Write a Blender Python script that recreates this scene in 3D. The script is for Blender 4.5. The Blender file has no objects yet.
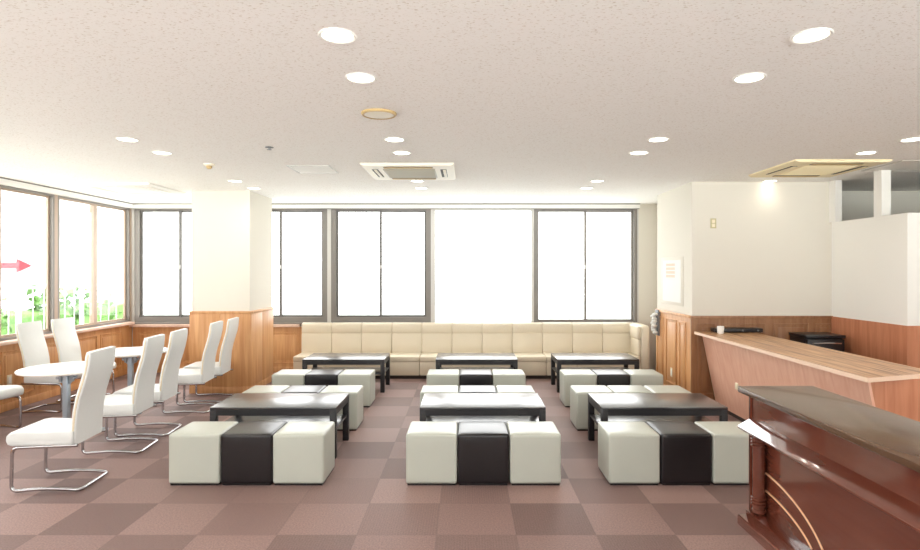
import bpy, bmesh, math, random
from mathutils import Vector, Matrix
random.seed(7)
S = bpy.context.scene
C = S.collection
PI = math.pi
CEIL = 2.73
CAMZ = 1.66

# ------------------------------------------------------------------ materials
def newmat(name):
    m = bpy.data.materials.new(name); m.use_nodes = True
    nt = m.node_tree; b = nt.nodes['Principled BSDF']
    return m, nt, b
def N(nt, t, **kw):
    n = nt.nodes.new(t)
    for k, v in kw.items(): setattr(n, k, v)
    return n
def rgb(r, g, b): # sRGB 0..255 -> linear
    f = lambda c: (c/255/12.92) if c/255 <= .04045 else ((c/255+.055)/1.055)**2.4
    return (f(r), f(g), f(b), 1)
def plain(name, col, rough=.5, metal=0, spec=.5, noise=0.0, nscale=30, bump=0, bscale=200, coat=0):
    m, nt, b = newmat(name)
    b.inputs['Base Color'].default_value = col
    b.inputs['Roughness'].default_value = rough
    b.inputs['Metallic'].default_value = metal
    b.inputs['Specular IOR Level'].default_value = spec
    b.inputs['Coat Weight'].default_value = coat
    tc = N(nt, 'ShaderNodeTexCoord')
    if noise:
        nz = N(nt, 'ShaderNodeTexNoise'); nz.inputs['Scale'].default_value = nscale; nz.inputs['Detail'].default_value = 4
        nt.links.new(tc.outputs['Object'], nz.inputs['Vector'])
        mx = N(nt, 'ShaderNodeMix', data_type='RGBA')
        mx.inputs[6].default_value = tuple(c*(1-noise) for c in col[:3])+(1,)
        mx.inputs[7].default_value = tuple(min(1, c*(1+noise)) for c in col[:3])+(1,)
        nt.links.new(nz.outputs['Fac'], mx.inputs[0]); nt.links.new(mx.outputs[2], b.inputs['Base Color'])
    if bump:
        nz = N(nt, 'ShaderNodeTexNoise'); nz.inputs['Scale'].default_value = bscale; nz.inputs['Detail'].default_value = 3
        nt.links.new(tc.outputs['Object'], nz.inputs['Vector'])
        bp = N(nt, 'ShaderNodeBump'); bp.inputs['Strength'].default_value = bump; bp.inputs['Distance'].default_value = .002
        nt.links.new(nz.outputs['Fac'], bp.inputs['Height']); nt.links.new(bp.outputs['Normal'], b.inputs['Normal'])
    return m
def wood(name, c1, c2, axis='Z', rough=.4, scale=9, stretch=14, coat=0, c3=None):
    m, nt, b = newmat(name)
    tc = N(nt, 'ShaderNodeTexCoord'); mp = N(nt, 'ShaderNodeMapping')
    s = {'X': (1, stretch, stretch), 'Y': (stretch, 1, stretch), 'Z': (stretch, stretch, 1)}[axis]
    mp.inputs['Scale'].default_value = s
    nt.links.new(tc.outputs['Object'], mp.inputs['Vector'])
    n1 = N(nt, 'ShaderNodeTexNoise'); n1.inputs['Scale'].default_value = scale/6; n1.inputs['Detail'].default_value = 6
    n1.inputs['Distortion'].default_value = .6
    nt.links.new(mp.outputs[0], n1.inputs['Vector'])
    cr = N(nt, 'ShaderNodeValToRGB')
    cr.color_ramp.elements[0].position = .33; cr.color_ramp.elements[0].color = c1
    cr.color_ramp.elements[1].position = .68; cr.color_ramp.elements[1].color = c2
    if c3:
        e = cr.color_ramp.elements.new(.5); e.color = c3
    nt.links.new(n1.outputs['Fac'], cr.inputs[0]); nt.links.new(cr.outputs[0], b.inputs['Base Color'])
    b.inputs['Roughness'].default_value = rough; b.inputs['Coat Weight'].default_value = coat
    b.inputs['Coat Roughness'].default_value = .05
    return m

M = {}
M['wall'] = plain('wall_paper_cream', rgb(221, 215, 203), .85, bump=.35, bscale=160)
M['paint'] = plain('white_paint', rgb(240, 238, 232), .6)
M['wains'] = wood('oak_wainscot', rgb(196, 138, 86), rgb(218, 166, 114), 'Z', .42)
M['wainsshade'] = wood('shaded_oak_wainscot', rgb(138, 94, 62), rgb(160, 116, 80), 'Z', .42)  # wainscot wood with the right wall's shade put into its colour
M['wainsred'] = wood('cherry_wainscot', rgb(186, 118, 84), rgb(205, 140, 106), 'Z', .42)
M['counterfront'] = wood('cherry_front', rgb(224, 170, 144), rgb(236, 190, 166), 'Z', .3)
M['countertop'] = wood('striped_walnut_top', rgb(140, 94, 62), rgb(222, 184, 144), 'Y', .35, 12, 22, c3=rgb(194, 148, 106))
M['edgeband'] = plain('pale_edge_band', rgb(236, 205, 180), .4)
M['ledge'] = wood('pink_ledge', rgb(214, 178, 158), rgb(226, 194, 174), 'Y', .4)
M['mahog'] = wood('polished_mahogany', rgb(104, 54, 40), rgb(111, 60, 45), 'Y', .12, 10, 10, coat=.7)
M['mahogtop'] = wood('polished_mahogany_top', rgb(84, 58, 40), rgb(94, 68, 48), 'Y', .26, 10, 10, coat=.15)
M['gold'] = plain('brass_inlay', rgb(246, 200, 160), .35, .2)
M['alu'] = plain('bronze_aluminium', rgb(132, 126, 120), .45, .1)
M['aludark'] = plain('dark_aluminium', rgb(104, 100, 96), .45, .1)
M['alulight'] = plain('light_aluminium', rgb(205, 202, 196), .45, .1)
M['alutan'] = plain('tan_aluminium', rgb(182, 160, 142), .45, .1)
M['chrome'] = plain('chrome', rgb(195, 195, 198), .14, 1)
M['chairwhite'] = plain('white_leatherette', rgb(224, 227, 226), .4, noise=.02, bump=.04, bscale=300)
M['pipingcream'] = plain('cream_edge', rgb(226, 214, 190), .5)
M['ottwhite'] = plain('ivory_leatherette', rgb(187, 191, 181), .33, noise=.02, nscale=8, bump=.05, bscale=220)
M['ottblack'] = plain('black_leatherette', rgb(22, 19, 22), .3, noise=.1, nscale=8, spec=.6, bump=.03, bscale=220)
M['sofa'] = plain('cream_leatherette', rgb(226, 214, 192), .42, noise=.02, nscale=6, bump=.05, bscale=220)
M['sofaedge'] = plain('cream_leatherette_seam', rgb(205, 190, 158), .6)
M['tablewood'] = wood('black_oak', rgb(26, 25, 28), rgb(46, 44, 48), 'X', .27, 10, 22); M['tablewood'].node_tree.nodes['Principled BSDF'].inputs['Specular IOR Level'].default_value = 1.0; M['tablewood'].node_tree.nodes['Principled BSDF'].inputs['Coat Weight'].default_value = .6; M['tablewood'].node_tree.nodes['Principled BSDF'].inputs['Coat Roughness'].default_value = .3
M['tableframe'] = wood('black_oak_frame', rgb(22, 21, 24), rgb(38, 36, 40), 'X', .5, 10, 22)
M['blackplastic'] = plain('black_plastic', rgb(26, 24, 27), .35)
M['darkplinth'] = plain('dark_plinth', rgb(58, 44, 38), .6)
M['tabletop'] = plain('white_laminate', rgb(242, 240, 234), .3)
M['bluegrey'] = plain('blue_grey_steel', rgb(172, 184, 194), .35, .4)
M['acwhite'] = plain('ac_white', rgb(238, 230, 210), .5)
M['acyellow'] = plain('ac_yellowed', rgb(240, 225, 186), .5)
M['acgrey'] = plain('ac_slat_grey', rgb(168, 160, 140), .5)
M['acslot'] = plain('ac_slot_dark', rgb(52, 44, 34), .7)
M['actan'] = plain('ac_tan', rgb(198, 170, 120), .6)
M['plastic'] = plain('ivory_plastic', rgb(236, 224, 196), .45)
M['beigeplastic'] = plain('beige_plastic', rgb(190, 180, 140), .5)
M['white'] = plain('white_ceramic', rgb(245, 245, 242), .3)
M['paper'] = plain('white_paper', rgb(226, 225, 220), .7)
M['paperprint'] = plain('orange_print', rgb(234, 196, 176), .7)
M['grey'] = plain('grey_plastic', rgb(120, 120, 122), .5)

def ceiling_mat():
    m, nt, b = newmat('pitted_ceiling_board')
    tc = N(nt, 'ShaderNodeTexCoord'); mp = N(nt, 'ShaderNodeMapping'); mp.inputs['Scale'].default_value = (60, 110, 90)
    nt.links.new(tc.outputs['Object'], mp.inputs[0])
    n = N(nt, 'ShaderNodeTexNoise'); n.inputs['Scale'].default_value = 1.0; n.inputs['Detail'].default_value = 4; n.inputs['Roughness'].default_value = .6
    nt.links.new(mp.outputs[0], n.inputs['Vector'])
    cr = N(nt, 'ShaderNodeValToRGB'); cr.color_ramp.elements[0].position = .34; cr.color_ramp.elements[1].position = .43
    cr.color_ramp.elements[0].color = rgb(222, 214, 203); cr.color_ramp.elements[1].color = rgb(253, 251, 247)
    nt.links.new(n.outputs['Fac'], cr.inputs[0]); nt.links.new(cr.outputs[0], b.inputs['Base Color'])
    bp = N(nt, 'ShaderNodeBump'); bp.inputs['Strength'].default_value = .5; bp.inputs['Distance'].default_value = .004
    nt.links.new(cr.outputs[0], bp.inputs['Height']); nt.links.new(bp.outputs['Normal'], b.inputs['Normal'])
    b.inputs['Roughness'].default_value = .9
    return m
M['ceiling'] = ceiling_mat()

def carpet_mat():
    m, nt, b = newmat('carpet_tiles')
    L = nt.links
    tc = N(nt, 'ShaderNodeTexCoord')
    mp = N(nt, 'ShaderNodeMapping'); mp.inputs['Location'].default_value = (.185*2+20, -.195*2+20-8, .5); mp.inputs['Scale'].default_value = (2, 2, 2)
    L.new(tc.outputs['Object'], mp.inputs[0])
    flat = N(nt, 'ShaderNodeVectorMath', operation='MULTIPLY'); flat.inputs[1].default_value = (1, 1, 0)
    L.new(mp.outputs[0], flat.inputs[0])
    add = N(nt, 'ShaderNodeVectorMath', operation='ADD'); add.inputs[1].default_value = (0, 0, .5); L.new(flat.outputs[0], add.inputs[0])
    ck = N(nt, 'ShaderNodeTexChecker'); ck.inputs['Scale'].default_value = 1; L.new(add.outputs[0], ck.inputs['Vector'])
    fl = N(nt, 'ShaderNodeVectorMath', operation='FLOOR'); L.new(add.outputs[0], fl.inputs[0])
    wn = N(nt, 'ShaderNodeTexWhiteNoise', noise_dimensions='3D'); L.new(fl.outputs[0], wn.inputs['Vector'])
    fr = N(nt, 'ShaderNodeVectorMath', operation='FRACTION'); L.new(add.outputs[0], fr.inputs[0])
    # base tone
    mix = N(nt, 'ShaderNodeMix', data_type='RGBA'); mix.inputs[6].default_value = rgb(98, 70, 64); mix.inputs[7].default_value = rgb(144, 114, 107)
    f1 = N(nt, 'ShaderNodeMath', operation='MULTIPLY_ADD'); f1.inputs[1].default_value = .5
    f2 = N(nt, 'ShaderNodeMath', operation='MULTIPLY'); f2.inputs[1].default_value = .5; L.new(wn.outputs['Value'], f2.inputs[0])
    L.new(ck.outputs['Fac'], f1.inputs[0]); L.new(f2.outputs[0], f1.inputs[2]); L.new(f1.outputs[0], mix.inputs[0])
    # pile noise + ribs
    n = N(nt, 'ShaderNodeTexNoise'); n.inputs['Scale'].default_value = 95; n.inputs['Detail'].default_value = 5; L.new(tc.outputs['Object'], n.inputs['Vector'])
    sx = N(nt, 'ShaderNodeSeparateXYZ'); L.new(tc.outputs['Object'], sx.inputs[0])
    ch = N(nt, 'ShaderNodeMix', data_type='FLOAT'); L.new(ck.outputs['Fac'], ch.inputs[0]); L.new(sx.outputs['X'], ch.inputs[2]); L.new(sx.outputs['Y'], ch.inputs[3])
    sm = N(nt, 'ShaderNodeMath', operation='MULTIPLY'); sm.inputs[1].default_value = 2*PI/.017; L.new(ch.outputs[0], sm.inputs[0])
    sn = N(nt, 'ShaderNodeMath', operation='SINE'); L.new(sm.outputs[0], sn.inputs[0])
    g = N(nt, 'ShaderNodeMath', operation='MULTIPLY_ADD'); g.inputs[1].default_value = .07; g.inputs[2].default_value = .3; L.new(sn.outputs[0], g.inputs[0])
    h = N(nt, 'ShaderNodeMath', operation='ADD'); L.new(g.outputs[0], h.inputs[0])
    n2 = N(nt, 'ShaderNodeMath', operation='MULTIPLY'); n2.inputs[1].default_value = 1.4; L.new(n.outputs['Fac'], n2.inputs[0]); L.new(n2.outputs[0], h.inputs[1])
    # seams
    sf = N(nt, 'ShaderNodeSeparateXYZ'); L.new(fr.outputs[0], sf.inputs[0])
    def edge(sock):
        a = N(nt, 'ShaderNodeMath', operation='PINGPONG'); a.inputs[1].default_value = .5; L.new(sock, a.inputs[0])
        c = N(nt, 'ShaderNodeMath', operation='GREATER_THAN'); c.inputs[1].default_value = .011; L.new(a.outputs[0], c.inputs[0]); return c
    ex, ey = edge(sf.outputs['X']), edge(sf.outputs['Y'])
    mn = N(nt, 'ShaderNodeMath', operation='MINIMUM'); L.new(ex.outputs[0], mn.inputs[0]); L.new(ey.outputs[0], mn.inputs[1])
    sc = N(nt, 'ShaderNodeMath', operation='MULTIPLY_ADD'); sc.inputs[1].default_value = .12; sc.inputs[2].default_value = .88; L.new(mn.outputs[0], sc.inputs[0])
    hh = N(nt, 'ShaderNodeMath', operation='MULTIPLY'); L.new(h.outputs[0], hh.inputs[0]); L.new(sc.outputs[0], hh.inputs[1])
    vm = N(nt, 'ShaderNodeVectorMath', operation='SCALE'); L.new(mix.outputs[2], vm.inputs[0]); L.new(hh.outputs[0], vm.inputs['Scale'])
    L.new(vm.outputs[0], b.inputs['Base Color'])
    b.inputs['Roughness'].default_value = .6
    b.inputs['Specular IOR Level'].default_value = .5
    b.inputs['Sheen Weight'].default_value = .16; b.inputs['Sheen Roughness'].default_value = .45; b.inputs['Sheen Tint'].default_value = (1, .9, .86, 1)
    bp = N(nt, 'ShaderNodeBump'); bp.inputs['Strength'].default_value = .4; bp.inputs['Distance'].default_value = .003
    L.new(hh.outputs[0], bp.inputs['Height']); L.new(bp.outputs['Normal'], b.inputs['Normal'])
    return m
M['carpet'] = carpet_mat()

def glass_mat():
    m = bpy.data.materials.new('window_glass'); m.use_nodes = True; nt = m.node_tree; nt.nodes.clear()
    o = N(nt, 'ShaderNodeOutputMaterial'); t = N(nt, 'ShaderNodeBsdfTransparent'); g = N(nt, 'ShaderNodeBsdfGlossy')
    t.inputs[0].default_value = (.965, .97, .965, 1); g.inputs['Roughness'].default_value = .03
    lw = N(nt, 'ShaderNodeLayerWeight'); lw.inputs[0].default_value = .5
    pw = N(nt, 'ShaderNodeMath', operation='POWER'); pw.inputs[1].default_value = 5; nt.links.new(lw.outputs['Facing'], pw.inputs[0])
    f = N(nt, 'ShaderNodeMath', operation='MULTIPLY_ADD'); f.inputs[1].default_value = .7; f.inputs[2].default_value = .03; nt.links.new(pw.outputs[0], f.inputs[0])
    x = N(nt, 'ShaderNodeMixShader'); nt.links.new(f.outputs[0], x.inputs[0]); nt.links.new(t.outputs[0], x.inputs[1]); nt.links.new(g.outputs[0], x.inputs[2])
    nt.links.new(x.outputs[0], o.inputs[0]); return m
M['glass'] = glass_mat()
def emit(name, col, s):
    m, nt, b = newmat(name); b.inputs['Base Color'].default_value = (1, 1, 1, 1)
    b.inputs['Emission Color'].default_value = col; b.inputs['Emission Strength'].default_value = s; return m
M['lamp'] = emit('lamp_glow', (1, .93, .8, 1), 6)
M['leaf'] = plain('hedge_leaf', rgb(84, 124, 56), .6, noise=.35, nscale=6)
M['ground'] = plain('pale_paving', rgb(222, 222, 216), .9, noise=.05, nscale=2)
M['outwall'] = plain('distant_white_render', rgb(205, 208, 212), .8)
M['outgrey'] = plain('distant_grey', rgb(120, 128, 140), .8)
M['red'] = plain('red_arrow_paint', rgb(190, 40, 52), .6)
M['railing'] = plain('railing_grey', rgb(190, 190, 188), .5)

# ------------------------------------------------------------------ mesh helpers
def bx(bm, x0, x1, y0, y1, z0, z1, bev=0, seg=2, mi=0):
    t = bmesh.new(); bmesh.ops.create_cube(t, size=1)
    for v in t.verts:
        v.co = Vector((x0+(v.co.x+.5)*(x1-x0), y0+(v.co.y+.5)*(y1-y0), z0+(v.co.z+.5)*(z1-z0)))
    if bev: bmesh.ops.bevel(t, geom=t.edges[:], offset=bev, segments=seg, profile=.5, affect='EDGES')
    merge(bm, t, mi)
def merge(bm, t, mi=0):
    mp = {}
    for v in t.verts: mp[v] = bm.verts.new(v.co)
    for f in t.faces:
        try:
            nf = bm.faces.new([mp[v] for v in f.verts]); nf.smooth = f.smooth; nf.material_index = mi
        except ValueError: pass
    t.free()
def tube(bm, pts, r, seg=10, closed=False, caps=True):
    pts = [Vector(p) for p in pts]; n = len(pts); rings = []
    up = None
    for i, p in enumerate(pts):
        if closed: d = (pts[(i+1) % n]-pts[i-1]).normalized()
        elif i == 0: d = (pts[1]-p).normalized()
        elif i == n-1: d = (p-pts[-2]).normalized()
        else: d = ((pts[i+1]-p).normalized()+(p-pts[i-1]).normalized()).normalized()
        if up is None:
            up = Vector((0, 0, 1)) if abs(d.z) < .9 else Vector((0, 1, 0))
        a = d.cross(up).normalized(); b = a.cross(d).normalized(); up = b
        rr = r[i] if isinstance(r, (list, tuple)) else r
        rings.append([bm.verts.new(p+a*math.cos(2*PI*k/seg)*rr+b*math.sin(2*PI*k/seg)*rr) for k in range(seg)])
    m = n if closed else n-1
    for i in range(m):
        A, B = rings[i], rings[(i+1) % n]
        for k in range(seg):
            f = bm.faces.new((A[k], A[(k+1) % seg], B[(k+1) % seg], B[k])); f.smooth = True
    if caps and not closed:
        bm.faces.new(rings[0][::-1]); bm.faces.new(rings[-1])
def rounded(pts, rad, seg=5):
    pts = [Vector(p) for p in pts]; out = [pts[0]]
    for i in range(1, len(pts)-1):
        p = pts[i]; a = pts[i-1]-p; b = pts[i+1]-p
        r = min(rad, a.length*.49, b.length*.49)
        A = p+a.normalized()*r; B = p+b.normalized()*r
        for k in range(seg+1):
            t = k/seg; out.append(A*(1-t)**2+p*2*t*(1-t)+B*t*t)
    out.append(pts[-1]); return out
def lathe(bm, prof, seg=32, c=(0, 0, 0), smooth=True):
    rings = []
    for (r, z) in prof:
        rings.append([bm.verts.new((c[0]+r*math.cos(2*PI*k/seg), c[1]+r*math.sin(2*PI*k/seg), c[2]+z)) for k in range(seg)] if r > 1e-6 else bm.verts.new((c[0], c[1], c[2]+z)))
    for A, B in zip(rings, rings[1:]):
        for k in range(seg):
            k2 = (k+1) % seg
            if isinstance(A, list) and isinstance(B, list): f = bm.faces.new((A[k], A[k2], B[k2], B[k]))
            elif isinstance(A, list): f = bm.faces.new((A[k], A[k2], B))
            elif isinstance(B, list): f = bm.faces.new((A, B[k2], B[k]))
            else: continue
            f.smooth = smooth
def prism(bm, poly, axis, a0, a1, bev=0, seg=2, smooth=False):
    """poly: 2D points; axis 'Y' -> poly in XZ extruded a0..a1; 'X' -> YZ; 'Z' -> XY"""
    t = bmesh.new()
    def P(u, v, w):
        return {'Y': (u, w, v), 'X': (w, u, v), 'Z': (u, v, w)}[axis]
    A = [t.verts.new(P(u, v, a0)) for u, v in poly]; B = [t.verts.new(P(u, v, a1)) for u, v in poly]
    n = len(poly); caps = [t.faces.new(A), t.faces.new(B[::-1])]
    for i in range(n):
        f = t.faces.new((A[i], B[i], B[(i+1) % n], A[(i+1) % n])); f.smooth = smooth
    bmesh.ops.recalc_face_normals(t, faces=t.faces[:])
    if bev:
        es = {e for f in caps for e in f.edges}
        bmesh.ops.bevel(t, geom=list(es), offset=bev, segments=seg, profile=.5, affect='EDGES')
        if smooth:
            for f in t.faces: f.smooth = True
    merge(bm, t)
def obj(name, bm, mat, parent=None, loc=None, sharp=40):
    bmesh.ops.recalc_face_normals(bm, faces=bm.faces[:])
    me = bpy.data.meshes.new(name); bm.to_mesh(me); bm.free()
    for mm in (mat if isinstance(mat, (list, tuple)) else [mat]): me.materials.append(mm)
    try: me.set_sharp_from_angle(angle=math.radians(sharp))
    except Exception: pass
    o = bpy.data.objects.new(name, me); C.objects.link(o)
    if parent: o.parent = parent
    if loc: o.location = loc
    return o
def box(name, mat, parent, *a, **k):
    bm = bmesh.new(); bx(bm, *a, **k); return obj(name, bm, mat, parent)
def setp(o, label=None, cat=None, group=None, kind=None):
    if label: o['label'] = label
    if cat: o['category'] = cat
    if group: o['group'] = group
    if kind: o['kind'] = kind
    return o
def thing(name, label, cat, loc=(0, 0, 0), rz=0, group=None):
    o = bpy.data.objects.new(name, None); C.objects.link(o); o.empty_display_size = .1
    o.location = loc; o.rotation_euler = (0, 0, rz)
    return setp(o, label, cat, group)
def dup(root, loc, rz, label):
    r = root.copy(); C.objects.link(r); r.location = loc; r.rotation_euler = (0, 0, rz); r['label'] = label
    for ch in list(root.children):
        c = ch.copy(); C.objects.link(c); c.parent = r
        for g in list(ch.children):
            d = g.copy(); C.objects.link(d); d.parent = c
    return r
def struct(name, mat, *boxes, **k):
    bm = bmesh.new()
    for b in boxes: bx(bm, *b, **k)
    return setp(obj(name, bm, mat), kind='structure')

# ------------------------------------------------------------------ room shell
XL, XR, YN, YF = -5.43, 6.6, -3.2, 9.58
SILL, HEAD = .80, 2.66
fl = struct('floor', M['carpet'], (XL-.15, XR+.15, YN-.15, YF+.15, -.1, 0))
ce = struct('ceiling', M['ceiling'], (XL-.15, XR+.15, YN-.15, YF+.15, CEIL, CEIL+.1))
# back wall : below sill, above head, right piece
struct('wall_back', M['wall'], (XL-.15, 2.8, YF, YF+.15, 0, SILL), (XL-.15, 2.8, YF, YF+.15, HEAD, CEIL), (2.8, 4.6, YF, YF+.15, 0, CEIL))
struct('wall_left', M['wall'], (XL-.15, XL, YN, YF, 0, SILL), (XL-.15, XL, YN, YF, HEAD, CEIL), (XL-.15, XL, YN-.15, YN, 0, CEIL))
# alcove return behind right wall block, side room, far right and rear walls
struct('wall_alcove', M['wall'], (3.1, 4.39, 8.45, YF, 0, CEIL))
struct('wall_right', M['wall'], (2.74, 4.43, 7.15, 8.45, 0, CEIL))
struct('wall_side_room', M['wall'], (4.43, XR, 8.0, 8.15, 0, CEIL), (XR, XR+.15, 5.92, 8.15, 0, CEIL))
struct('wall_partition', M['paint'], (4.43, 4.55, 5.92, 7.15, 0, 2.235), (4.55, XR, 5.92, 6.04, 0, 2.235))
struct('wall_counter_side', M['wall'], (XR, XR+.15, YN, 5.92, 0, CEIL))
struct('wall_rear', M['wall'], (XL, XR+.15, YN-.15, YN, 0, .5), (XL, XR+.15, YN-.15, YN, 2.6, CEIL), (-1.2, -.8, YN-.15, YN, .5, 2.6), (3.3, 3.7, YN-.15, YN, .5, 2.6))
# partition posts
for i, (x0, x1, y0, y1) in enumerate([(4.40, 4.48, 7.03, 7.15), (4.43, 4.53, 6.29, 6.41), (5.3, 5.4, 5.93, 6.03), (4.45, 4.53, 5.94, 6.02)][:3]):
    struct('trim_%d' % (i+1), M['paint'], (x0, x1, y0, y1, 2.235, CEIL))

def added_windows_rear():  # unseen windows behind the camera, added to light the near ceiling
    for n, (x0, x1) in enumerate([(XL, -1.2), (-.8, 3.3), (3.7, XR)]):
        r = bpy.data.objects.new('window_%d' % (20+n), None); C.objects.link(r); r.location = (x0, YN-.08, .5); setp(r, kind='structure')
        w = x1-x0; bm = bmesh.new(); h = 2.1
        for (a, b, c, d) in [(0, w, 0, .05), (0, w, h-.05, h), (0, .05, .05, h-.05), (w-.05, w, .05, h-.05), (w/2-.03, w/2+.03, .05, h-.05)]:
            bx(bm, a, b, -.03, .03, c, d)
        obj('window_frame', bm, M['alu'], r)
        box('window_pane', M['glass'], r, .05, w-.05, -.004, .004, .05, h-.05)
added_windows_rear()

# ---- windows. axis 'X' : along the back wall, 'Y' : along the left wall
wn_count = [0]
def window(axis, a0, a1, mid, style, z0=SILL, z1=HEAD):
    wn_count[0] += 1
    r = bpy.data.objects.new('window_%d' % wn_count[0], None); C.objects.link(r); setp(r, kind='structure')
    r.location = (0, YF, 0) if axis == 'X' else (XL, 0, 0)
    # depth d : positive goes outwards
    def B(bm, u0, u1, d0, d1, zz0, zz1, bev=0):
        if axis == 'X': bx(bm, u0, u1, d0, d1, zz0, zz1, bev)
        else: bx(bm, -d1, -d0, u0, u1, zz0, zz1, bev)
    bot = .095 if style in ('heavy',) else .028
    jl, jr = {'heavy': (.08, .08), 'fixed': (.012, .012)}.get(style, (.05, .05) if axis == 'X' else (.03, .03))
    if style == 'fixed': bot = .012
    fd = .12 if axis == 'X' else .075; bm = bmesh.new()
    B(bm, a0, a1, -.005, fd, z0, z0+bot); B(bm, a0, a1, -.005, fd, z1-.03, z1)
    B(bm, a0, a0+jl, -.005, fd, z0+bot, z1-.03); B(bm, a1-jr, a1, -.005, fd, z0+bot, z1-.03)
    obj('window_frame', bm, M['alulight'] if style == 'fixed' else M['alu'], r)
    zb, zt = z0+bot, z1-.03
    bm = bmesh.new()
    gl = bmesh.new()
    if mid is None:
        B(gl, a0+jl, a1-jr, .05, .056, zb, zt)
        B(bm, a0+jl, a0+jl+.008, .04, .066, zb, zt); B(bm, a1-jr-.008, a1-jr, .04, .066, zb, zt)
        obj('glazing_bead', bm, M['alulight'], r); obj('window_pane', gl, M['glass'], r)
    else:
        s = .035 if axis == 'X' else .085
        sj = .03
        for (u0, u1, dd, nm) in ((a0+jl, mid+s/2, .03 if axis == 'X' else .008, 'a'), (mid-s/2, a1-jr, .065 if axis == 'X' else .04, 'b')):
            bm = bmesh.new()
            B(bm, u0, u0+(s if nm == 'b' else sj), dd, dd+.03, zb, zt); B(bm, u1-(s if nm == 'a' else sj), u1, dd, dd+.03, zb, zt)
            e0, e1 = (s if nm == 'b' else sj), (s if nm == 'a' else sj)
            B(bm, u0+e0, u1-e1, dd, dd+.03, zb, zb+.03); B(bm, u0+e0, u1-e1, dd, dd+.03, zt-.025, zt)
            so = obj('sash', bm, M['aludark'] if style == 'heavy' else M['alutan'] if axis == 'Y' else M['alu'], r)
            gl = bmesh.new(); B(gl, u0+e0, u1-e1, dd+.012, dd+.018, zb+.03, zt-.025); obj('window_pane', gl, M['glass'], so)
        if style == 'heavy' or axis == 'X':
            bm = bmesh.new(); B(bm, mid-.022, mid+.012, .005, .03, 1.68, 1.74, .004); obj('window_latch', bm, M['alulight'], r)
    return r
window('X', -5.38, -3.86, -4.66, 'heavy')
window('X', -3.80, -2.25, -3.02, 'heavy')
window('X', -2.19, -.57, -1.39, 'heavy')
window('X', -.52, 1.08, None, 'fixed')
window('X', 1.10, 2.78, 1.946, 'light')
# cover posts between back units
bm = bmesh.new()
for a, b in ((-3.86, -3.80), (-2.25, -2.19), (-.57, -.52), (1.08, 1.10), (-5.43, -5.38)):
    bx(bm, a, b, YF-.012, YF+.15, SILL, HEAD)
bx(bm, 2.78, 2.80, YF-.01, YF+.15, SILL, HEAD)
setp(obj('trim_4', bm, M['alulight']), kind='structure')
ys = [(7.84, 9.52, 8.66), (5.93, 7.78, 6.86), (4.09, 5.83, 4.95), (2.25, 3.99, 3.12), (.41, 2.15, 1.28), (-1.43, .31, -.56), (-3.2, -1.53, -2.4)]
for a, b, m_ in ys: window('Y', a, b, m_, 'light', z0=.83)
bm = bmesh.new()
for a in (9.52, 7.78, 5.83, 3.99, 2.15, .31, -1.53):
    bx(bm, XL-.08, XL+.006, a, a+.06, SILL, HEAD)
setp(obj('trim_5', bm, M['alutan']), kind='structure')
# blind boxes under the ceiling
struct('trim_6', M['paint'], (XL+.02, 2.80, YF-.09, YF-.01, 2.655, 2.715))
struct('trim_7', M['paint'], (XL+.0, XL+.08, YN, YF-.1, 2.655, 2.715))
struct('trim_8', M['alu'], (XL+.02, 2.80, YF-.095, YF-.0, 2.715, CEIL), (XL, XL+.085, YN, YF-.1, 2.715, CEIL), (XL+.02, 2.8, YF-.06, YF-.01, 2.648, 2.655))
# sills
struct('trim_9', M['ledge'], (XL-.02, XL+.11, YN, YF-.1, SILL-.01, SILL+.03), bev=.006)
struct('trim_10', M['ledge'], (XL+.02, -2.68, YF-.10, YF, SILL-.06, SILL-.015), bev=.005)
struct('trim_17', M['alu'], (XL+.02, 2.79, YF-.05, YF-.003, SILL-.015, SILL+.012), bev=.003)

# ---- wainscoting: plane facing a direction, with raised frame strips
def wains(name, mat, facing, pos, a0, a1, z0, z1, panels, cap=True, thick=.018, base=.09, mould=True):
    """facing: '-Y','+X','-X'; panels: list of (a,b) framed fields"""
    bm = bmesh.new()
    def B(u0, u1, d0, d1, zz0, zz1, bev=0):
        if facing == '-Y': bx(bm, u0, u1, pos-d1, pos-d0, zz0, zz1, bev)
        elif facing == '+X': bx(bm, pos+d0, pos+d1, u0, u1, zz0, zz1, bev)
        elif facing == '-X': bx(bm, pos-d1, pos-d0, u0, u1, zz0, zz1, bev)
    B(a0, a1, 0, thick, z0, z1)
    if cap: B(a0-.0, a1+.0, 0, thick+.016, z1-.028, z1+.006, .004)
    if base: B(a0, a1, 0, thick+.01, z0, z0+base, .003)
    for (p, q) in panels:
        if mould:
            m0, m1, w, d = z0+base+.06, z1-.085, .018, thick+.011
            B(p, p+w, thick, d, m0, m1, .003); B(q-w, q, thick, d, m0, m1, .003)
            B(p+w, q-w, thick, d, m0, m0+w, .003); B(p+w, q-w, thick, d, m1-w, m1, .003)
            B(p+.05, q-.05, thick, thick+.007, m0+.05, m1-.05, .005)
        else:
            B(p+.004, q-.004, thick, thick+.007, z0+base+.004, z1-.032, .003)
    return setp(obj(name, bm, mat), kind='structure')
n = 14; w = (9.45-(-3.1))/n
wains('trim_11', M['wains'], '+X', XL, YN, YF-.02, 0, SILL-.01, [(YN+.15+i*.62, YN+.15+i*.62+.54) for i in range(20)], cap=False)
wains('trim_12', M['wains'], '-Y', YF, XL+.03, -2.64, 0, SILL-.06, [(XL+.1+i*.72, XL+.1+i*.72+.64) for i in range(3)]+[(-3.3, -2.70)], cap=False)
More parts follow.
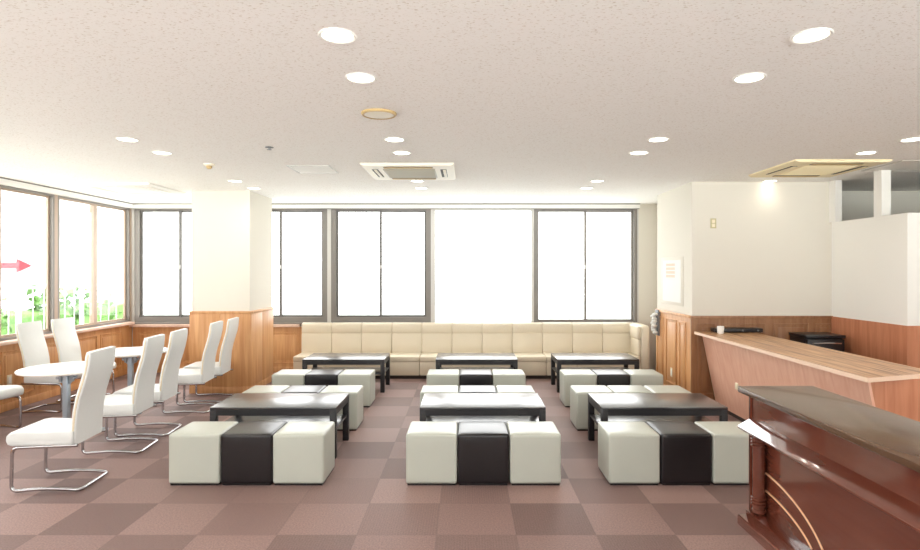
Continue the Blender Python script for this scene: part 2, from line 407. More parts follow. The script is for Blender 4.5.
# pillar
PX0, PX1, PY0, PY1 = -3.70, -2.915, 7.96, 8.86
struct('wall_pillar', M['wall'], (PX0, PX1, PY0, PY1, 0, CEIL))
e = .022
wains('trim_13', M['wains'], '-Y', PY0, PX0-e, PX1+e, 0, 1.10, [(PX0-e, -3.31), (-3.31, PX1+e)], mould=False)
wains('trim_14', M['wains'], '+X', PX1, PY0, PY1, 0, 1.10, [(PY0, PY0+.43), (PY0+.43, PY1)], mould=False)
wains('trim_15', M['wains'], '-X', PX0, PY0, PY1, 0, 1.10, [(PY0, PY0+.43), (PY0+.43, PY1)], mould=False)
# right wall block
wains('trim_16', M['wains'], '-X', 2.74, 7.15, 8.45, 0, 1.10, [(7.30, 7.52), (7.62, 8.02), (8.14, 8.38)])
wains('trim_18', M['wainsshade'], '-Y', 7.15, 2.74-.018, 4.43, 0, 1.10, [(2.80, 3.02), (3.10, 3.62), (3.72, 4.14), (4.22, 4.41)])
wains('trim_19', M['wainsred'], '-X', 4.43, 5.92, 7.13, 0, 1.10, [], cap=False, base=.09)
wains('trim_20', M['wainsred'], '-Y', 5.92, 4.43-.018, XR, 0, 1.10, [], cap=False)
wains('trim_21', M['wainsshade'], '-Y', 8.45, 2.74, 3.1, 0, 1.10, [], cap=False) if False else None
wains('trim_21', M['wainsred'], '-X', 3.10, 8.45, YF-.02, 0, SILL, [], cap=False)

# ------------------------------------------------------------------ ottomans
def soft_cube(w, d, z0, z1, bev=.022, puff=.006):
    t = bmesh.new(); bmesh.ops.create_cube(t, size=1)
    for v in t.verts: v.co = Vector((v.co.x*w, v.co.y*d, z0+(v.co.z+.5)*(z1-z0)))
    bmesh.ops.bevel(t, geom=t.edges[:], offset=bev, segments=3, profile=.6, affect='EDGES')
    bmesh.ops.subdivide_edges(t, edges=[e for e in t.edges if e.calc_length() > .2], cuts=5, use_grid_fill=True)
    zc = (z0+z1)/2
    for v in t.verts:
        x, y, z = v.co.x/(w/2), v.co.y/(d/2), (v.co.z-zc)/((z1-z0)/2)
        if z > .97: v.co.z += puff*max(0, (1-x*x))*max(0, (1-y*y))
        if abs(x) > .97: v.co.x += math.copysign(puff*.3, x)*max(0, 1-y*y)*max(0, 1-z*z)
        if abs(y) > .97: v.co.y += math.copysign(puff*.3, y)*max(0, 1-x*x)*max(0, 1-z*z)
    for f in t.faces: f.smooth = True
    return t
OW = .394
def ottoman(mat, label, group):
    t = thing('cube_ottoman', label, 'ottoman', group=group)
    obj('upholstered_body', soft_cube(OW, .40, .014, .397), mat, t, sharp=180)
    box('base_plinth', M['blackplastic'], t, -OW/2+.012, OW/2-.012, -.188, .188, 0, .02)
    # stitched seam below the top edge
    bm = bmesh.new(); a, b, z = OW/2+.0003, .2003, .372
    c = .02
    pts = [(-a+c, -b, z), (a-c, -b, z), (a, -b+c, z), (a, b-c, z), (a-c, b, z), (-a+c, b, z), (-a, b-c, z), (-a, -b+c, z)]
    tube(bm, pts, .0016, 6, closed=True)
    obj('seam', bm, mat, t)
    return t
gW, gB = 'ivory cube ottomans', 'black cube ottomans'
ow = ob_ = None
rowname = {0: 'front row', 1: 'middle row', 2: 'back row'}
colname = {0: 'left', 1: 'centre', 2: 'right'}
rowy = {0: 4.535+.20, 1: 6.08+.20, 2: 7.12+.20}
x0s = [[-2.29, -2.32, -2.35], [-.463, -.475, -.475], [1.10, 1.14, 1.19]]
posn = {0: 'left end', 1: 'middle', 2: 'right end'}
where = {0: 'before the %s front table', 1: 'just behind the %s front table', 2: 'before the %s back table'}
for c in range(3):
    for r in range(3):
        for k in range(3):
            black = (k == 1) and not (c == 2 and r == 1)
            x = x0s[c][r]+OW/2+k*(OW+.007)
            loc = (x, rowy[r], 0)
            jit = random.uniform(-.008, .008)
            if black:
                lab = 'black cube ottoman between two ivory ones, ' + where[r] % colname[c]
            elif k == 1:
                lab = 'ivory cube ottoman, middle of the all-ivory trio behind the right front table'
            else:
                lab = 'ivory cube ottoman, %s of the trio %s' % (posn[k], where[r] % colname[c])
            if black:
                if ob_ is None: ob_ = ottoman(M['ottblack'], lab, gB); ob_.location = loc; ob_.rotation_euler.z = 0
                else: dup(ob_, loc, 0, lab)
            else:
                if ow is None: ow = ottoman(M['ottwhite'], lab, gW); ow.location = loc
                else: dup(ow, loc, 0, lab)

# ------------------------------------------------------------------ low tables
def low_table(label):
    t = thing('coffee_table', label, 'coffee table', group='black low coffee tables')
    W, D, H = 1.11, .60, .452
    box('tabletop', M['tablewood'], t, -W/2, W/2, -D/2, D/2, H-.022, H, bev=.003)
    bm = bmesh.new()
    for s in (-1, 1):
        bx(bm, -W/2+.055, W/2-.055, s*(D/2-.012)-.01, s*(D/2-.012)+.01, H-.075, H-.022)
        bx(bm, s*(W/2-.012)-.01, s*(W/2-.012)+.01, -D/2+.055, D/2-.055, H-.075, H-.022)
    obj('apron', bm, M['tableframe'], t)
    for sx in (-1, 1):
        for sy in (-1, 1):
            x, y = sx*(W/2-.0275), sy*(D/2-.0275)
            box('leg', M['tableframe'], t, x-.0275, x+.0275, y-.0275, y+.0275, 0, H-.022, bev=.003)
    box('shelf', M['tablewood'], t, -W/2+.012, W/2-.012, -D/2+.05, D/2-.05, .235, .255, bev=.002)
    return t
tab = None
ty = {0: 5.19+.30, 1: 7.98+.30}
tx = {0: [-1.70, -1.66], 1: [.147, .145], 2: [1.75, 1.79]}
# centre back table: x 435..520 -> check against px
for c in range(3):
    for r in range(2):
        lab = ['black wood low coffee table behind the %s front ottoman trio', 'black wood low coffee table before the sofa, at the back of the %s column'][r] % colname[c]
        x = tx[c][r]
        if tab is None: tab = low_table(lab); tab.location = (x, ty[r], 0)
        else: dup(tab, (x, ty[r], 0), 0, lab)

# ------------------------------------------------------------------ sofa
so = thing('banquette_sofa', 'long cream leatherette banquette sofa under the back windows', 'sofa', (0, 8.96, 0))
sx0, mw, nmod = -2.63, .4815, 11
for i in range(nmod):
    a = sx0+i*mw; b = a+mw-.004
    # base front
    box('base_section', M['sofa'], so, a+.002, b-.002, .012, .55, .055, .262, bev=.008)
    t = bmesh.new(); bx(t, a, b, 0, .50, .262, .345, bev=.018, seg=3)
    for f in t.faces: f.smooth = True
    obj('seat_cushion', t, M['sofa'], so, sharp=180)
    # back cushion, leaning profile with a horizontal seam
    prof = [(.46, .335), (.465, .45), (.475, .62), (.487, .648), (.476, .662), (.482, .76), (.50, .80), (.54, .815), (.585, .80), (.59, .335)]
    t = bmesh.new(); prism(t, prof, 'X', a, b, bev=.008, smooth=True)
    obj('back_cushion', t, M['sofa'], so, sharp=50)
    if i == nmod-1: xe = b
bm = bmesh.new(); bx(bm, sx0+.02, xe-.01, .05, .54, 0, .055); obj('plinth', bm, M['darkplinth'], so)
t = bmesh.new(); prism(t, [(0.02, .03), (0.005, .06), (-.0, .40), (.005, .76), (.03, .80), (.07, .812), (.57, .812), (.59, .78), (.59, .03)], 'X', xe+.004, xe+.125, bev=.014, smooth=True)
obj('arm_panel', t, M['sofa'], so, sharp=50)
# inner arm cushion, bulging
t = bmesh.new()
bx(t, xe-.045, xe+.003, .02, .47, .345, .60, bev=.02, seg=3); bx(t, xe-.055, xe+.003, .02, .47, .60, .80, bev=.022, seg=3)
for f in t.faces: f.smooth = True
obj('arm_cushion', t, M['sofa'], so, sharp=180)

# ------------------------------------------------------------------ cantilever chairs (local: faces +X)
def chair(label, group):
    t = thing('cantilever_chair', label, 'chair', group=group)
    hw = .215
    # back
    cl = [(-0.190, .345), (-0.195, .42), (-0.200, .50), (-0.210, .60), (-0.230, .70), (-0.257, .79), (-0.280, .87), (-0.293, .94), (-0.299, 1.0), (-0.305, 1.04)]
    hb = .195
    th = .021
    L_, R_ = [], []
    for i, p in enumerate(cl):
        q0 = cl[max(0, i-1)]; q1 = cl[min(len(cl)-1, i+1)]
        d = Vector((q1[0]-q0[0], q1[1]-q0[1])).normalized(); nrm = Vector((d.y, -d.x))
        k = th*(.75 if i in (len(cl)-1,) else 1)
        L_.append((p[0]+nrm.x*k, p[1]+nrm.y*k)); R_.append((p[0]-nrm.x*k, p[1]-nrm.y*k))
    bm = bmesh.new(); prism(bm, L_+R_[::-1], 'Y', -hb, hb, bev=.012, seg=3, smooth=True)
    bk = obj('backrest', bm, M['chairwhite'], t, sharp=60)
    # cream edge piping on both flanks of the back
    for s in (-1, 1):
        bm = bmesh.new(); tube(bm, [(p[0], s*(hb-.002), p[1]) for p in cl[:-1]]+[(cl[-1][0], s*(hb-.008), cl[-1][1]-.012)], .008, 8)
        obj('edge_piping', bm, M['pipingcream'], bk)
    # seat
    prof = [(-.205, .36), (-.205, .45), (-.18, .458), (.0, .452), (.18, .462), (.235, .455), (.262, .43), (.268, .395), (.255, .365), (.22, .352), (-.19, .352)]
    bm = bmesh.new(); prism(bm, prof, 'Y', -hw-.003, hw+.003, bev=.014, seg=3, smooth=True)
    obj('seat', bm, M['chairwhite'], t, sharp=60)
    # chrome frame
    r = .0125; y = .205
    bm = bmesh.new()
    side = lambda s: [(-.235, s*y, .352-.004), (.225, s*y, .340), (.232, s*y, r+.004), (.12, s*y, r+.012), (0, s*y, r+.018), (-.12, s*y, r+.012), (-.255, s*y, r)]
    path = side(1)+side(-1)[::-1]
    tube(bm, rounded(path, .05, 6), r, 10)
    for x in (-.18, .15): tube(bm, [(x, -y, .345), (x, y, .345)], .008, 8)
    obj('sled_frame', bm, M['chrome'], t)
    return t
aisle = [(-2.955-.0+ -.20, 4.60), (-3.205, 5.515), (-3.25, 6.065), (-3.255, 7.0), (-3.275, 7.555)]
labs = ['white cantilever dining chair nearest the camera, its back to the aisle',
        'white cantilever dining chair second from the camera along the aisle, behind the nearest one',
        'white cantilever dining chair in the middle of the five along the aisle',
        'white cantilever dining chair before the pillar, the nearer of the two there',
        'white cantilever dining chair against the pillar front, farthest of the aisle row']
ch0 = chair(labs[0], 'white cantilever chairs at the round tables')
ch0.location = (-3.16, 4.60, 0); ch0.rotation_euler = (0, 0, PI+.09)
for (x, y), lb in list(zip([(-3.16, 0), (-3.22, 5.505), (-3.26, 6.06), (-3.27, 7.0), (-3.29, 7.555)], labs))[1:]:
    dup(ch0, (x, y, 0), PI+.09, lb)
dup(ch0, (-4.90, 7.02, 0), 0, 'white cantilever chair by the left window wall, nearer of the pair')
dup(ch0, (-4.88, 7.58, 0), 0, 'white cantilever chair by the left window wall, farther of the pair')
dup(ch0, (-4.90, 5.98, 0), math.radians(-8), 'white cantilever chair cut off by the left picture edge, only its seat front showing')

# ------------------------------------------------------------------ round tables
def rtable(label):
    t = thing('round_table', label, 'table', group='white round tables by the left windows')
    bm = bmesh.new(); lathe(bm, [(0, .672), (.385, .672), (.403, .676), (.41, .687), (.407, .697), (.398, .70), (0, .70)], 64); obj('tabletop', bm, M['tabletop'], t, sharp=60)
    bm = bmesh.new(); bx(bm, -.027, .027, -.027, .027, .05, .64, .008); obj('column', bm, M['bluegrey'], t)
    bm = bmesh.new(); bx(bm, -.05, .05, -.18, .18, .645, .672, .004); bx(bm, -.18, .18, -.03, .03, .648, .671, .004)
    for s in (-1, 1):
        bx(bm, s*.055-.012, s*.055+.012, -.02, .02, .56, .648, .004)
        tube(bm, [(s*.075, -.03, .60), (s*.075, .03, .60)], .014, 10)
        tube(bm, [(s*.03, 0, .54), (s*.13, 0, .65)], .008, 8)
    obj('folding_bracket', bm, M['bluegrey'], t)
    for k in range(4):
        a = PI/4+k*PI/2; bm = bmesh.new()
        tube(bm, [(0.02*math.cos(a), .02*math.sin(a), .07), (.2*math.cos(a), .2*math.sin(a), .055), (.36*math.cos(a), .36*math.sin(a), .022)], [.026, .022, .016], 10)
        obj('foot', bm, M['bluegrey'], t)
    return t
rt = rtable('white round pedestal table nearer the camera, grey-blue leg'); rt.location = (-3.94, 5.82, 0)
dup(rt, (-3.99, 7.02, 0), 0, 'white round pedestal table farther back, by the corner windows')

# ------------------------------------------------------------------ long light wood counter
wc = thing('service_counter', 'long service counter with slanted cherry front and striped wood top', 'counter', (2.75, 4.04, 0))
bm = bmesh.new(); prism(bm, [(0, 0), (.66, .22), (.66, 3.06), (0, 3.06)], 'Z', .893, .921)
obj('worktop', bm, M['countertop'], wc)
bm = bmesh.new()
bx(bm, -.003, .003, 0, 3.06, .889, .9205)
prism(bm, [(-.003, 0), (.0, -.005), (.663, .216), (.66, .223), (.0, .004)], 'Z', .889, .9205)
obj('edge_band', bm, M['edgeband'], wc)
bm = bmesh.new(); prism(bm, [(.085, .889), (.255, .05), (.275, .05), (.105, .889)], 'Y', .13, 3.05); obj('front_panel', bm, M['counterfront'], wc)
bm = bmesh.new(); prism(bm, [(.105, .889), (.275, .0), (.60, .0), (.60, .889)], 'Y', .135, .155); obj('end_panel', bm, M['wainsred'], wc)
box('toe_kick', M['darkplinth'], wc, .275, .60, .156, 3.04, 0, .05)
box('back_panel', M['wainsred'], wc, .58, .60, .156, 3.04, .05, .889)
setp(box('outlet_plate', M['plastic'], wc, .168, .182, 2.30, 2.36, .37, .44, bev=.003), 'small white plate on the slanted front')
# cup, device on counter
bm = bmesh.new(); lathe(bm, [(0, 0), (.03, 0), (.036, .01), (.040, .085), (.037, .085), (.033, .012), (0, .01)], 24)
cu = obj('cup', bm, M['white'], None, (2.96, 6.86, .9215)); setp(cu, 'small white cup at the far end of the wooden counter', 'cup')
dv = thing('media_player', 'flat black electronic box behind the white cup on the wooden counter', 'electronic device', (3.13, 6.95, .9215))
box('housing', M['blackplastic'], dv, -.20, .36, -.02, .12, .006, .05, bev=.006)
for k in (.12, .30):
    bm = bmesh.new(); tube(bm, [(k, -.028, .028), (k, -.018, .028)], .010, 12); obj('knob', bm, M['grey'], dv)
bm = bmesh.new()
for a in (-.17, .33):
    for b in (0, .10): bx(bm, a-.01, a+.01, b-.01, b+.01, 0, .007)
obj('feet', bm, M['blackplastic'], dv)
# mini fridge
fg = thing('mini_fridge', 'small black cabinet fridge with silver handle behind the wooden counter', 'fridge', (3.885, 6.72, 0))
box('cabinet', M['blackplastic'], fg, 0, .435, .05, .36, .02, .88, bev=.006)
box('top_cover', M['blackplastic'], fg, -.01, .445, .0, .37, .88, .915, bev=.008)
dr = box('door', M['blackplastic'], fg, 0.005, .43, .0, .048, .05, .87, bev=.008)
bm = bmesh.new(); tube(bm, [(.06, 0, .82), (.07, -.025, .825), (.215, -.034, .83), (.37, -.025, .825), (.38, 0, .82)], .009, 8); setp(obj('handle', bm, M['chrome'], dr), 'silver bar handle')
setp(box('sticker', M['paper'], dr, .16, .29, -.002, .001, .70, .75), 'pale label plate')
bm = bmesh.new()
for a in (.04, .40):
    for b in (.09, .32): bx(bm, a-.02, a+.02, b-.02, b+.02, 0, .02)
obj('feet', bm, M['blackplastic'], fg)

# ------------------------------------------------------------------ glossy mahogany reception counter
mc = thing('reception_counter', 'glossy dark mahogany reception counter in the right foreground', 'counter', (1.78, 1.15, 0))
Ln = 3.87-1.15
def sl(prof, y0, y1, name, mat, bev=0, label=None):
    bm = bmesh.new(); prism(bm, prof, 'Y', y0, y1, bev=bev); o = obj(name, bm, mat, mc)
    if label: setp(o, label)
    return o
sl([(0.0, .868), (0.004, .862), (.49, .862), (.49, .90), (.008, .90), (0, .894)], 0, Ln, 'countertop', M['mahogtop'], .004)
sl([(.085, .66), (.085, .862), (.12, .862), (.12, .66)], .02, Ln-.02, 'fascia', M['mahog'])
sl([(.006, .622), (.0, .628), (.0, .638), (.006, .644), (.12, .712), (.12, .61), (.075, .612), (.045, .618)], 0, Ln, 'ledge', M['mahog'], .002)
sl([(.150, .065), (.150, .62), (.175, .62), (.175, .065)], .05, Ln-.02, 'front_panel', M['mahog'])
sl([(.0, .0), (.0, .050), (.008, .060), (.055, .066), (.055, .09), (.10, .10), (.16, .10), (.16, 0)], 0, Ln, 'plinth', M['mahog'], .002)
box('end_panel', M['mahog'], mc, .075, .47, Ln-.02, Ln, .06, .862)
box('end_panel', M['mahog'], mc, .075, .47, .02, .04, .06, .862)
# carved column near the far end, and its near-end twin
for yy in (Ln-.075, .09):
    bm = bmesh.new(); R = .039
    prof = [(R*.9, .098), (R*1.1, .105), (R*1.1, .125), (R*.95, .13)]
    for z in (.155, .175, .195): prof += [(R*.95, z-.008), (R*1.2, z-.004), (R*1.2, z+.004), (R*.95, z+.008)]
    prof += [(R, .22), (R, .50)]
    for z in (.53, .55, .57): prof += [(R*.95, z-.008), (R*1.2, z-.004), (R*1.2, z+.004), (R*.95, z+.008)]
    prof += [(R*.95, .59), (R*1.1, .60), (R*1.1, .625)]
    lathe(bm, prof, 24, (.102, yy, 0), smooth=False); obj('turned_column', bm, M['mahog'], mc, sharp=35)
# brass inlay arcs
for a, b in ((.76, .375), (.66, .262)):
    bm = bmesh.new(); pts = []
    for k in range(33):
        th_ = k/32*PI/2
        z = -.02+b*math.cos(th_); y = Ln-.0-a*math.sin(th_)
        if z > .102 and y < Ln-.05: pts.append((.148, y, z))
    tube(bm, pts, .006, 8); setp(obj('inlay_arc', bm, M['gold'], mc), 'thin brass curved inlay strip')

# ------------------------------------------------------------------ ceiling things
def downlight(label):
    t = thing('downlight', label, 'ceiling light', group='round recessed downlights')
    bm = bmesh.new(); lathe(bm, [(.070, -.0005), (.086, -.0005), (.088, -.004), (.084, -.008), (.074, -.006), (.070, -.002)], 32); obj('trim_ring', bm, M['paint'], t)
    bm = bmesh.new(); lathe(bm, [(0, -.0015), (.071, -.0015), (.071, -.004), (0, -.005)], 32); obj('diffuser', bm, M['lamp'], t)
    return t
cols = [(-2.77, 'over the round tables'), (-.585, 'over the aisle left of centre'), (1.575, 'over the aisle right of centre'), (3.65, 'over the wooden counter')]
rows_ = [(.6, ''), (2.69, 'nearest'), (3.28, 'second'), (4.83, 'third'), (5.38, 'fourth'), (7.08, 'fifth'), (7.7, 'farthest')]
ordn = ['', 'nearest in its line', 'second from the camera', 'third from the camera', 'fourth from the camera', 'next to last from the camera', 'farthest back in its line']
dl = None; lamps = []
for ci, (x, cn) in enumerate(cols):
    for ri, (y, _) in enumerate(rows_):
        if ci == 3 and ri == 6: continue
        vis = (466+x*590/y if y > 1 else -1)
        lamps.append((x, y))
        if not (0 <= vis <= 930) or y < 1: continue
        lab = 'glowing round recessed downlight %s, %s' % (cn, ordn[ri])
        if dl is None: dl = downlight(lab); dl.location = (x, y, CEIL)
        else: dup(dl, (x, y, CEIL), 0, lab)

def cassette(name, label, loc, yellow, size=.94, faint=False):
    t = thing(name, label, 'air conditioner', loc)
    pm = M['acyellow'] if yellow else M['acwhite'] if not faint else M['paint']
    h = size/2
    bm = bmesh.new()
    prism(bm, [(-h, -.0), (-h, -.012), (-h+.03, -.028), (h-.03, -.028), (h, -.012), (h, 0)], 'Y', -h, h, bev=.0)
    obj('panel', bm, pm, t)
    # grille
    g = bmesh.new(); bx(g, -.27, .27, -.27, .27, -.034, -.027, .003); gr = obj('intake_grille', g, pm if (yellow or faint) else M['acgrey'], t)
    g = bmesh.new()
    if not faint:
        for k in range(24):
            p = -.25+k*.0217
            bx(g, -.255, .255, p, p+.008, -.039, -.034)
        obj('slats', g, pm if yellow else M['acgrey'], gr)
    # slots + flaps
    for s in (-1, 1):
        bm = bmesh.new(); bx(bm, -.25, .25, s*.355-.032, s*.355+.032, -.030, -.0275); a = obj('air_slot', bm, M['acslot'] if not faint else M['acwhite'], t)
        bm = bmesh.new(); bx(bm, -.245, .245, s*.362-.022, s*.362+.022, -.036, -.031, .002); obj('flap', bm, pm if faint else M['actan'], a)
        bm = bmesh.new(); bx(bm, s*.355-.032, s*.355+.032, -.25, .25, -.030, -.0275); a = obj('air_slot', bm, M['acslot'] if not faint else M['acwhite'], t)
        bm = bmesh.new(); bx(bm, s*.358-.008, s*.358+.024, -.245, .245, -.036, -.031, .002); obj('flap', bm, pm, a)
    return t
cassette('ceiling_cassette', 'square ceiling air conditioner with grey grille near the centre back', (-.59, 6.36, CEIL), False)
cassette('ceiling_cassette', 'yellowed square ceiling air conditioner above the wooden counter', (3.65, 6.17, CEIL), True)
cassette('ceiling_cassette', 'faint white square ceiling air conditioner by the left windows', (-4.35, 7.7, CEIL), False, faint=True)

sp = thing('ceiling_speaker', 'round cream ceiling speaker with tan rim between two downlights', 'speaker', (-.593, 4.02, CEIL))
bm = bmesh.new(); lathe(bm, [(.095, -.001), (.12, -.001), (.12, -.010), (.112, -.018), (.10, -.016)], 40); obj('rim', bm, M['actan'], sp)
bm = bmesh.new(); lathe(bm, [(.101, -.002), (.101, -.014), (.06, -.018), (0, -.020)], 40); obj('mesh_cover', bm, M['acwhite'], sp)
sd = thing('smoke_detector', 'small brown smoke detector on the ceiling before the pillar', 'smoke detector', (-2.59, 5.95, CEIL))
bm = bmesh.new(); lathe(bm, [(.055, -.001), (.055, -.012), (.045, -.02), (0, -.02)], 24); obj('base', bm, M['acwhite'], sd)
bm = bmesh.new(); lathe(bm, [(.03, -.02), (.028, -.04), (.018, -.05), (0, -.052)], 24); obj('sensor', bm, M['actan'], sd)
sk = thing('sprinkler', 'tiny grey sprinkler head on the ceiling, left of the round speaker', 'sprinkler', (-1.71, 5.13, CEIL))
bm = bmesh.new(); lathe(bm, [(.035, -.001), (.035, -.006), (.012, -.010), (.010, -.02), (.022, -.024), (0, -.025)], 20); obj('head', bm, M['grey'], sk)
def hatch(label, x0, x1, y0, y1, mat):
    t = thing('ceiling_hatch', label, 'hatch', ((x0+x1)/2, (y0+y1)/2, CEIL)); a, b = (x1-x0)/2, (y1-y0)/2
    bm = bmesh.new()
    for q in ((-a, a, -b, -b+.015), (-a, a, b-.015, b), (-a, -a+.015, -b+.015, b-.015), (a-.015, a, -b+.015, b-.015)): bx(bm, *q, -.007, -.0005)
    obj('frame', bm, mat, t)
    bm = bmesh.new(); bx(bm, -a+.02, a-.02, -b+.02, b-.02, -.004, -.0005); obj('panel', bm, M['paint'], t)
hatch('white square access hatch in the ceiling in front of the pillar', -1.84, -1.40, 6.02, 6.50, M['alulight'])
hatch('thin-framed access panel in the ceiling at the right edge, by the partition', 4.25, 5.2, 5.75, 6.35, M['alulight'])

# ------------------------------------------------------------------ wall items
sw = thing('wall_switch', 'beige wall switch plate on the cream wall above the wooden counter', 'switch', (2.995, 7.15, 2.225))
box('cover_plate', M['beigeplastic'], sw, -.035, .035, -.010, -.0005, -.06, .06, bev=.003)
box('rocker', M['plastic'], sw, -.018, .018, -.014, -.009, .005, .045, bev=.002)
box('rocker', M['plastic'], sw, -.018, .018, -.014, -.009, -.045, -.005, bev=.002)
def outlet(label, loc, sgn):
    t = thing('wall_outlet', label, 'outlet', loc)
    d = lambda a, b: (min(sgn*a, sgn*b), max(sgn*a, sgn*b))
    bm = bmesh.new(); x = d(0, .008); bx(bm, x[0], x[1], -.037, .037, -.06, .06, .003); obj('cover_plate', bm, M['plastic'], t)
    x = d(.008, .011); bm = bmesh.new(); bx(bm, x[0], x[1], -.017, .017, -.04, .04); obj('socket', bm, M['white'], t)
outlet('ivory wall outlet low on the panelled pier beside the sofa', (2.74-.019, 7.80, .31), -1)
outlet('ivory wall outlet low on the panelled wall under the left windows', (XL+.026, 6.98, .36), 1)
ph = thing('wall_notice', 'faint white notice sheet with small orange print on the white pier', 'notice', (2.74, 7.87, 1.50))
box('acrylic_holder', M['wall'], ph, -.006, -.001, -.44, .40, -.30, .33, bev=.001)
box('paper_sheet', M['paper'], ph, -.008, -.006, -.36, .32, -.26, .29)
for k in range(4):
    box('printed_block', M['paperprint'], ph, -.0088, -.008, -.15, .19, .06+k*.05, .095+k*.05)
rk = thing('wall_rack', 'dark-edged wall rack holding a crumpled white bundle, between sofa arm and pier', 'rack', (2.70, 8.36, .98))
box('rack_panel', M['grey'], rk, -.01, .02, -.10, .03, -.24, .12)
bm = bmesh.new()
for k in range(9):
    t = bmesh.new(); bmesh.ops.create_icosphere(t, subdivisions=2, radius=1)
    c = Vector((-.04+random.uniform(-.02, .01), -.04+random.uniform(-.04, .05), -.20+k*.032))
    for v in t.verts: v.co = Vector((v.co.x*.04, v.co.y*.045, v.co.z*.024))+c
    for f in t.faces: f.smooth = True
    merge(bm, t)
obj('white_bundle', bm, M['paper'], rk, sharp=180)

# ------------------------------------------------------------------ outside
struct('ground', M['ground'], (-80, -5.7, -60, 16.4, -.5, -.4))
hd = thing('hedge', 'pale green leafy hedge outside the left windows', 'hedge', (-9.2, 12.5, -.4))
bm = bmesh.new()
for k in range(1500):
    y = random.uniform(-6, 2.9); top = 1.42+.22*math.sin(y*1.7)+.15*math.sin(y*4.1+1)
    z = random.uniform(.1, top); x = random.uniform(-.55, .55)
    c = Vector((x, y, z)); s = random.uniform(.10, .20)
    R_ = Matrix.Rotation(random.uniform(0, 6.28), 3, Vector((random.random()-.5, random.random()-.5, random.random()-.5)).normalized())
    pts = [(-s, 0, 0), (-s*.3, s*.5, .02), (s, 0, 0), (-s*.3, -s*.5, .02)]
    f = bm.faces.new([bm.verts.new(c+R_ @ Vector(p)) for p in pts])
obj('leaves', bm, M['leaf'], hd)
box('core', M['leaf'], hd, -.4, .4, -6, 2.9, 0, 1.2, bev=.1)
rl = thing('railing', 'grey metal railing running outside in front of the hedge', 'railing', (-8.3, 12.5, -.4))
bm = bmesh.new(); bx(bm, -.03, .03, -7, 2.0, 1.70, 1.75); bx(bm, -.02, .02, -7, 2.0, .3, .34); obj('rail', bm, M['railing'], rl)
for k in range(6):
    bm = bmesh.new(); y = -6.97+k*1.8; bx(bm, -.03, .03, y-.03, y+.03, 0, 1.70); obj('post', bm, M['railing'], rl)
bm = bmesh.new()
for k in range(30):
    y = -6.9+k*.3
    bx(bm, -.007, .007, y-.007, y+.007, .34, 1.70)
o = obj('balusters', bm, M['railing'], rl); setp(o, kind='stuff')
bd = thing('distant_building', 'faint pale building beyond the hedge, seen through the left windows', 'building', (-20, 22, -.4))
box('wall', M['outwall'], bd, -3, 3, -6, 10, 0, 7.2)
bm = bmesh.new()
for r in range(3):
    for k in range(6): bx(bm, 2.95, 3.03, -5+k*2.5, -3.6+k*2.5, 1.2+r*2.1, 2.3+r*2.1)
obj('windows', bm, M['outgrey'], bd)
sg = thing('direction_sign', 'white roadside sign with a red arrow pointing right, outside the left windows', 'sign', (-12.22, 16.2, -.4), math.radians(38))
box('board', M['outwall'], sg, -.9, .8, 0, .06, 1.7, 4.4)
bm = bmesh.new(); prism(bm, [(-.6, 2.1), (-.1, 2.1), (-.1, 1.98), (.25, 2.18), (-.1, 2.38), (-.1, 2.26), (-.6, 2.26)], 'Y', -.02, 0); obj('arrow', bm, M['red'], sg)
bm = bmesh.new()
for k in range(5): bx(bm, -.6+k*.25, -.42+k*.25, -.01, 0, 3.85, 4.02)
obj('lettering', bm, M['outgrey'], sg)
for s in (-.7, .6):
    box('post', M['railing'], sg, s-.04, s+.04, .06, .14, 0, 4.4)

# ------------------------------------------------------------------ light
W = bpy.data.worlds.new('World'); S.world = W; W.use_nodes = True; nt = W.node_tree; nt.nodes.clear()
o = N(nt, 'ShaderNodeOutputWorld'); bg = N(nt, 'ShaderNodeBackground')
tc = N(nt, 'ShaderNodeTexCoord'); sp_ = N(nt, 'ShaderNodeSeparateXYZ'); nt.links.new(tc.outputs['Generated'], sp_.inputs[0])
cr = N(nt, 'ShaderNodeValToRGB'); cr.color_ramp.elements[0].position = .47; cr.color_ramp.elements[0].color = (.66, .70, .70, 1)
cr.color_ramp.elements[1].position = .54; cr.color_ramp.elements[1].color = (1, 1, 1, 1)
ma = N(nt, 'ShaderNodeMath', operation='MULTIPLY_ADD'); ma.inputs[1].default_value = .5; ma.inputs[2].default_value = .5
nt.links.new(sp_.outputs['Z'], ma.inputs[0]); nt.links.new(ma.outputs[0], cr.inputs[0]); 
# the sky is brighter over the back windows; behind the camera an added glow below the horizon lights the ceiling, sky dimmed
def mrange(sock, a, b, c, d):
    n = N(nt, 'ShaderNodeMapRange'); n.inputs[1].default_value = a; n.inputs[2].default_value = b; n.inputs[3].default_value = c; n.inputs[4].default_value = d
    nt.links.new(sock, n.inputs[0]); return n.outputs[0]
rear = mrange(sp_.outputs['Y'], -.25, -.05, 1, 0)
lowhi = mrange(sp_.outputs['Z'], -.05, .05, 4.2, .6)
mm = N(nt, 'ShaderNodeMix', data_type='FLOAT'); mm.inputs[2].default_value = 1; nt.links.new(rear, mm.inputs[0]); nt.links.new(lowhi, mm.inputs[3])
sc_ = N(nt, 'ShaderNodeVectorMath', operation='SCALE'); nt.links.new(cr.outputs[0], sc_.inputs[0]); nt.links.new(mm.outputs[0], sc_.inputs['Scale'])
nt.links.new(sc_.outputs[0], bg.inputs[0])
bg.inputs[1].default_value = 5.6
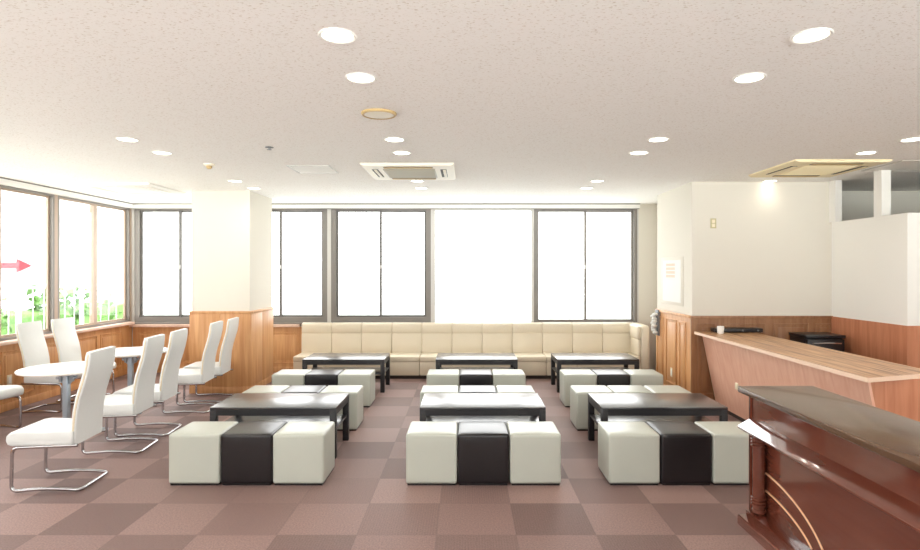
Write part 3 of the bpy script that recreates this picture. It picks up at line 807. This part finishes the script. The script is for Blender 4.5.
nt.links.new(bg.outputs[0], o.inputs[0])
sl_ = bpy.data.lights.new('sun', 'SUN'); sl_.energy = 9; sl_.angle = .01; sl_.color = (1, .97, .92)
so_ = bpy.data.objects.new('sun', sl_); C.objects.link(so_); so_.location = (0, 0, 20); so_.rotation_euler = Vector((-.75, 0, -1)).to_track_quat('-Z', 'Y').to_euler()
def area(name, loc, rot, sx, sy, portal=True, e=0, col=(1, 1, 1)):
    l = bpy.data.lights.new(name, 'AREA'); l.shape = 'RECTANGLE'; l.size = sx; l.size_y = sy; l.energy = e; l.color = col
    l.cycles.is_portal = portal
    ob = bpy.data.objects.new(name, l); C.objects.link(ob); ob.location = loc; ob.rotation_euler = rot; return ob
area('daylight_back', ((XL+2.8)/2, YF+.2, 1.73), (-PI/2, 0, 0), 8.2, 1.9)
area('daylight_left', (XL-.2, 3.2, 1.73), (0, -PI/2, 0), 1.9, 12.8)
area('daylight_added_rear', (.6, YN-.2, 1.55), (PI/2, 0, 0), 12, 2.1)  # portal for the added rear windows
for i, (x, y) in enumerate(lamps):
    l = bpy.data.lights.new('downlight_lamp', 'SPOT'); l.energy = 2.6 if (x > 3 and y > 7) else 9 if y > 7 else 17; l.spot_size = math.radians(150); l.spot_blend = .9; l.shadow_soft_size = .06; l.color = (1, .92, .80)
    ob = bpy.data.objects.new('downlight_lamp', l); C.objects.link(ob); ob.location = (x, y-(.06 if x > 3 else 0), CEIL-.02)

# ------------------------------------------------------------------ camera
cam = bpy.data.cameras.new('camera'); co = bpy.data.objects.new('camera', cam); C.objects.link(co)
co.location = (0, 0, CAMZ); co.rotation_euler = (PI/2, 0, 0)
cam.sensor_fit = 'HORIZONTAL'; cam.sensor_width = 36; cam.lens = 36*590/920
cam.shift_x = -6/920; cam.shift_y = -5/920; cam.clip_start = .05; cam.clip_end = 300
S.camera = co
S.view_settings.view_transform = 'Standard'; S.view_settings.look = 'None'; S.view_settings.gamma = 1
S.view_settings.use_curve_mapping = False; S.view_settings.exposure = .17
